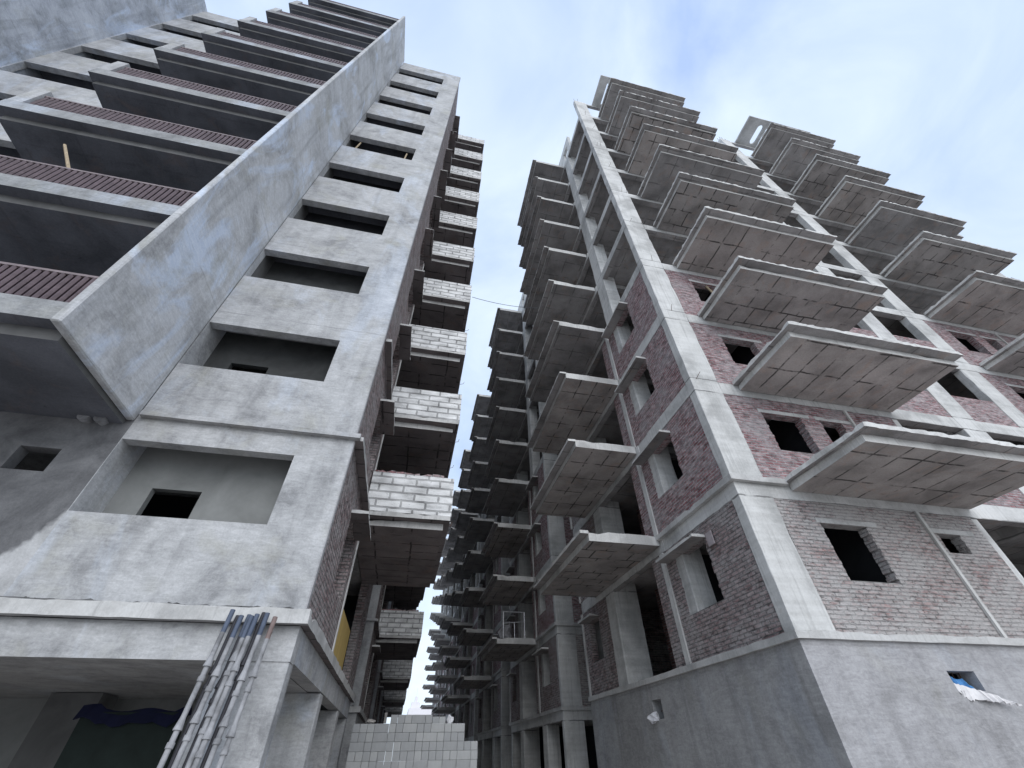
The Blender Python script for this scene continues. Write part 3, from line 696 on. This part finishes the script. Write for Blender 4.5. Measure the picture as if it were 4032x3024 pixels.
# pipes leaning on the ledge of the plastered tower
pipe_m = [PIPE, mat_simple('blue_grey_pvc', (.085, .105, .15), .5, .2, 8, bump=.05), mat_simple('dark_grey_pvc', (.04, .04, .048), .5, .2, 8, bump=.05), mat_simple('reddish_pvc', (.20, .15, .14), .6, .25, 8, bump=.05)]
specs = [(-2.30, 0, 1), (-2.235, 2, 2), (-2.17, 0, 1), (-2.10, 2, 1), (-2.045, 0, 1), (-1.985, 0, 1), (-1.93, 2, 2), (-1.865, 0, 1), (-1.755, 0, 3)]
nm = ['first', 'second', 'third', 'fourth', 'fifth', 'sixth', 'seventh', 'eighth']
for i, (x, mi, ti) in enumerate(specs):
    front = mi == 0
    yt = YL - .16 - (.07 if front else 0); yb = YL - .62 - (.1 if front else 0)
    zt = 1.50 + H + random.uniform(-.04, .03); xb = x - .02 + (x + 2.0) * .05
    A, B = Vector((x, yt, zt)), Vector((xb, yb, 0))
    at = lambda q: A.lerp(B, q)
    r = .029 if front else .028
    o = MB().tube(at(.085), B, r, n=12).build('pipe', pipe_m[mi], smooth=False)
    MB().tube(A, at(.086), r * 1.03, n=12).build('pipe_end', pipe_m[ti], o)
    for j in range(2 if front else 1):
        q = (.16, .335)[j] + random.uniform(-.03, .04) + (.03 if i % 2 else 0)
        c = MB().tube(at(q), at(q + .028), r * 1.05, r * 1.55, n=12).tube(at(q + .028), at(q + .034), r * 1.6, n=12)
        c.build('socket', pipe_m[mi], o)
        c = MB().tube(at(q + .066), at(q + .082), r * 1.35, n=12)
        c.build('coupling', pipe_m[mi], o)
    lab = ('rightmost grey plastic pipe of the leaning bundle, with a reddish end' if i == 8 else
           '%s plastic pipe from the left in the bundle leaning on the ledge, %s' % (nm[i], 'pale grey' if front else 'dark grey'))
    tag(o, lab, 'pipe', 'plastic pipes leaning on the plastered tower')

# sticks and boards
def stick(name, p, q, r, m, lab, cat, r1=None): return tag(MB().tube(p, q, r, r1, n=7).build(name, m), lab, cat)
stick('wooden_stick', (-7.45, 4.97, 8.3 + H), (-8.32, 4.9, 9.6 + H), .035, WOOD, 'bent wooden stick standing up behind a brown balcony railing', 'stick', .028)
stick('bamboo_prop', (-4.72, 7.12, T(6) + 1.0), (-4.62, 7.12, T(6) + 2.3), .03, WOOD, 'left one of two bamboo props in a window opening of the plastered tower', 'prop')
stick('bamboo_prop', (-2.74, 7.12, T(6) + 1.0), (-2.72, 7.12, T(6) + 2.2), .03, WOOD, 'right one of two bamboo props in a window opening of the plastered tower', 'prop')
stick('wooden_plank', (9.0, 7.12, T(4) + 2.4), (9.45, 7.1, T(4) + 1.3), .04, WOOD, 'splintered plank leaning in a brick window opening above the stepped slabs', 'plank')
stick('wooden_plank', (11.3, 4.86, T(9) + .1), (11.75, 4.72, T(9) - .28), .022, mat_simple('dark_wood', (.12, .10, .09), .9, .3, 8), 'dark stick hanging over the edge of a high balcony slab', 'stick')
tag(MB().box(XR - .05, XR - .02, 8.22, 8.44, 3.6 + H, 3.9 + H).build('wooden_board', mat_simple('pinkish_board', (.36, .32, .33), .9, .2, 6)), 'small square board fixed on the dark brick wall beside a window hood', 'board')
tag(MB().box(XL - .07, XL - .04, 10.75, 13.3, T(1) + .12, T(1) + 1.05).build('plywood_sheet', mat_simple('yellow_plywood', (.50, .36, .13), .8, .15, 3, streak=True)), 'yellow plywood sheet standing in an opening beside the left brick wall', 'plywood sheet')
# cable across the alley
cb = MB(); pA, pB = Vector((.70, 10.4, 14.1 + H)), Vector((4.35, 12.5, 17.1 + H)); prev = None
pA = Vector((.045, .602, .83)) * (10.25 / .602) + Vector((0, 0, H)); pB = Vector((.206, .585, .808)) * (12.2 / .585) + Vector((0, 0, H))
for i in range(13):
    p = pA.lerp(pB, i / 12); p.z -= .18 * 4 * (i / 12) * (1 - i / 12)
    if prev is not None: cb.tube(prev, p, .011, n=5)
    prev = p
tag(cb.build('cable', mat_simple('cable_rubber', (.12, .13, .15), .6)), 'thin cable strung between the two rows of towers', 'cable')
# hooked bars along the outer edge of the block balconies
for k in range(2, 8):
    b = MB()
    for i in range(2):
        y = 12.5 + i * 1.8; z = T(k) + random.uniform(.5, 1.1)
        p0 = Vector((.69, y, z)); p1 = p0 + Vector((.18, 0, .07)); p2 = p1 + Vector((.03, .02, .12))
        b.tube(p0, p1, .008, n=5); b.tube(p1, p2, .008, n=5)
    b.build('rebar_hook', ROD, L1, LO)
# metal trestle on a balcony of the second right tower
fr = MB(); zf = T(2) + .06; ym = YR + 13.5 + 3.75
for x in (4.9, 6.05):
    fr.tube((x, ym, zf), (x, ym, zf + 1.25), .025, n=6)
fr.tube((4.9, ym, zf + 1.25), (6.05, ym, zf + 1.25), .025, n=6); fr.tube((5.5, ym, zf), (5.5, ym, zf + .75), .022, n=6); fr.tube((4.9, ym, zf + .7), (6.05, ym, zf + .8), .022, n=6)
for x in (4.9, 6.05): fr.tube((x, ym + .9, zf), (x, ym, zf + 1.25), .022, n=6)
tag(fr.build('metal_trestle', mat_simple('galvanised_tube', (.5, .5, .52), .4, .2, 6, .6)), 'thin metal trestle frame on the lowest balcony of the second right tower', 'trestle')
tag(crumple('cement_sack', (5.2, YR + 13.5 + 4.6, zf + .42), .4, .3, .42, mat_simple('grey_sack', (.24, .24, .25), .9, .2, 5), 21), 'grey sack heap beside the metal trestle on the shaded balcony', 'sack')
# tarp covered pile inside the open ground floor on the left
tp = MB(); g = mat_simple('green_board', (.012, .019, .017), .8, .25, 4); tb = mat_simple('blue_tarp', (.008, .01, .035), .6, .25, 5)
tg = tag(MB().box(-4.55, -3.15, 9.0, 9.08, 0, .62 + H).build('board_screen', g), 'dark green board screen standing in the shaded ground floor', 'screen')
cl = MB(); prev = None
for i in range(15):
    x = -4.6 + i * .105; z = .64 + H + .022 * math.sin(i * .9) + (.05 if i < 3 or i > 12 else 0)
    c = [(x, 8.93, z - .16 + .02 * math.sin(i * 2)), (x, 9.02, z), (x, 9.14, z - .1)]
    if prev:
        for j in range(2): cl.quad([prev[j], c[j], c[j + 1], prev[j + 1]], (0, -1, .5))
    prev = c
so = cl.build('tarpaulin', tb); md = so.modifiers.new('s', 'SOLIDIFY'); md.thickness = .015
tag(so, 'dark blue tarpaulin draped over the green board screen', 'tarpaulin')
# far white building closing the alley
FB = empty('distant_building', (12, 230, 0))
wm = mat_simple('white_wash', (.72, .70, .72), .9, .06, .3)
b = MB().wall('y', 220, 240, 4.7, 26, 0, 16.5 + H, []); b.build('wall', wm, FB, (12, 230, 0))
MB().box(5.6, 9.2, 222, 228, 16.5 + H, 18.6 + H).box(6.9, 8.2, 223, 226, 18.6 + H, 20.6 + H).build('roof_room', wm, FB, (12, 230, 0))
MB().tube((7.5, 224, 20.6 + H), (7.5, 224, 23.5 + H), .09, n=6).build('mast', wm, FB, (12, 230, 0))
tag(FB, 'low white building far off at the end of the alley', 'building')

# ================================================================ GROUND
gm, t = mat('dusty_ground'); c = t.coord()
col = t.ramp(t.noise(c, .3, 6, .65, .3), [(.35, (.33, .30, .275)), (.5, (.41, .385, .355)), (.65, (.47, .44, .41))])
t.out(col, .95, t.noise(c, 12, 5, .7), .4, .03)
g = MB(); g.quad([(-600, -600, 0), (600, -600, 0), (600, 600, 0), (-600, 600, 0)], (0, 0, 1))
tag(g.build('ground', gm), kind='structure')

# ================================================================ LIGHT, SKY, CAMERA
SD = Vector((.15, -1, .75)).normalized()             # towards the veiled sun, behind the camera
el = math.asin(SD.z); rot = math.atan2(SD.x, SD.y)
sl = bpy.data.lights.new('sun', 'SUN'); sl.energy = 1.75; sl.angle = math.radians(60); sl.color = (1.0, .985, .96)
so = bpy.data.objects.new('sun', sl); COL.objects.link(so)
so.rotation_euler = (-SD).to_track_quat('-Z', 'Y').to_euler(); so.location = (0, -20, 60)
W = bpy.data.worlds.new('World'); S.world = W; W.use_nodes = True
t = NT(W.node_tree)
sky = t.n('ShaderNodeTexSky', sky_type='NISHITA'); sky.sun_disc = False; sky.sun_elevation = el; sky.sun_rotation = rot
sky.dust_density = 1.0; sky.air_density = 1.0; sky.ozone_density = 1.2
tc = t.n('ShaderNodeTexCoord'); sp = t.n('ShaderNodeSeparateXYZ'); t.l(tc.outputs['Generated'], sp.inputs[0])
zz = t.math('ADD', t.math('MAXIMUM', sp.outputs[2], 0.0), .35)
cv = t.n('ShaderNodeCombineXYZ'); t.l(t.math('DIVIDE', sp.outputs[0], zz), cv.inputs[0]); t.l(t.math('DIVIDE', sp.outputs[1], zz), cv.inputs[1])
mp = t.n('ShaderNodeMapping'); mp.inputs['Location'].default_value = (4.3, 1.2, 0); t.l(cv.outputs[0], mp.inputs[0])
n1 = t.noise(mp.outputs[0], 3.2, 6, .55, .5); n2 = t.noise(mp.outputs[0], 1.5, 3, .5, .3)
cf = t.math('ADD', t.math('MULTIPLY', n1, .55), t.math('MULTIPLY', n2, .45))
cf = t.ramp(cf, [(.38, .12), (.52, .48), (.66, .85)])
hz = t.ramp(sp.outputs[2], [(0., 1.), (.55, .0)])
skyc = t.mix(1.0, sky.outputs[0], (.13, .125, .115), 'MULTIPLY')
cloud = t.mix(hz, (.76, .86, .97), (.86, .95, 1.0))
fin = t.mix(cf, t.mix(.8, skyc, (.39, .54, .87)), cloud)
fin = t.mix(t.math('MULTIPLY', hz, .6), fin, (.86, .96, 1.0))
bg = t.n('ShaderNodeBackground'); bg.inputs['Strength'].default_value = 1.12; t.l(fin, bg.inputs[0])
wo = t.n('ShaderNodeOutputWorld'); t.l(bg.outputs[0], wo.inputs[0])

yaw, pit, rol = .22794709, .73836683, -.01942006
cs, sn = math.cos, math.sin
fw = Vector((sn(yaw) * cs(pit), cs(yaw) * cs(pit), sn(pit))); r0 = Vector((cs(yaw), -sn(yaw), 0)); u0 = r0.cross(fw)
rv = r0 * cs(rol) + u0 * sn(rol); uv_ = u0 * cs(rol) - r0 * sn(rol)
cd = bpy.data.cameras.new('camera'); cd.sensor_width = 36; cd.lens = 892.4595 / 2212 * 36; cd.clip_start = .05; cd.clip_end = 2000
cam = bpy.data.objects.new('camera', cd); COL.objects.link(cam)
M4 = Matrix((rv, uv_, -fw)).transposed().to_4x4(); M4.translation = (0, 0, H); cam.matrix_world = M4
S.camera = cam
S.view_settings.view_transform = 'Standard'; S.view_settings.look = 'None'; S.view_settings.gamma = 1; S.view_settings.exposure = 0.2
S.cycles.max_bounces = 6; S.cycles.diffuse_bounces = 4
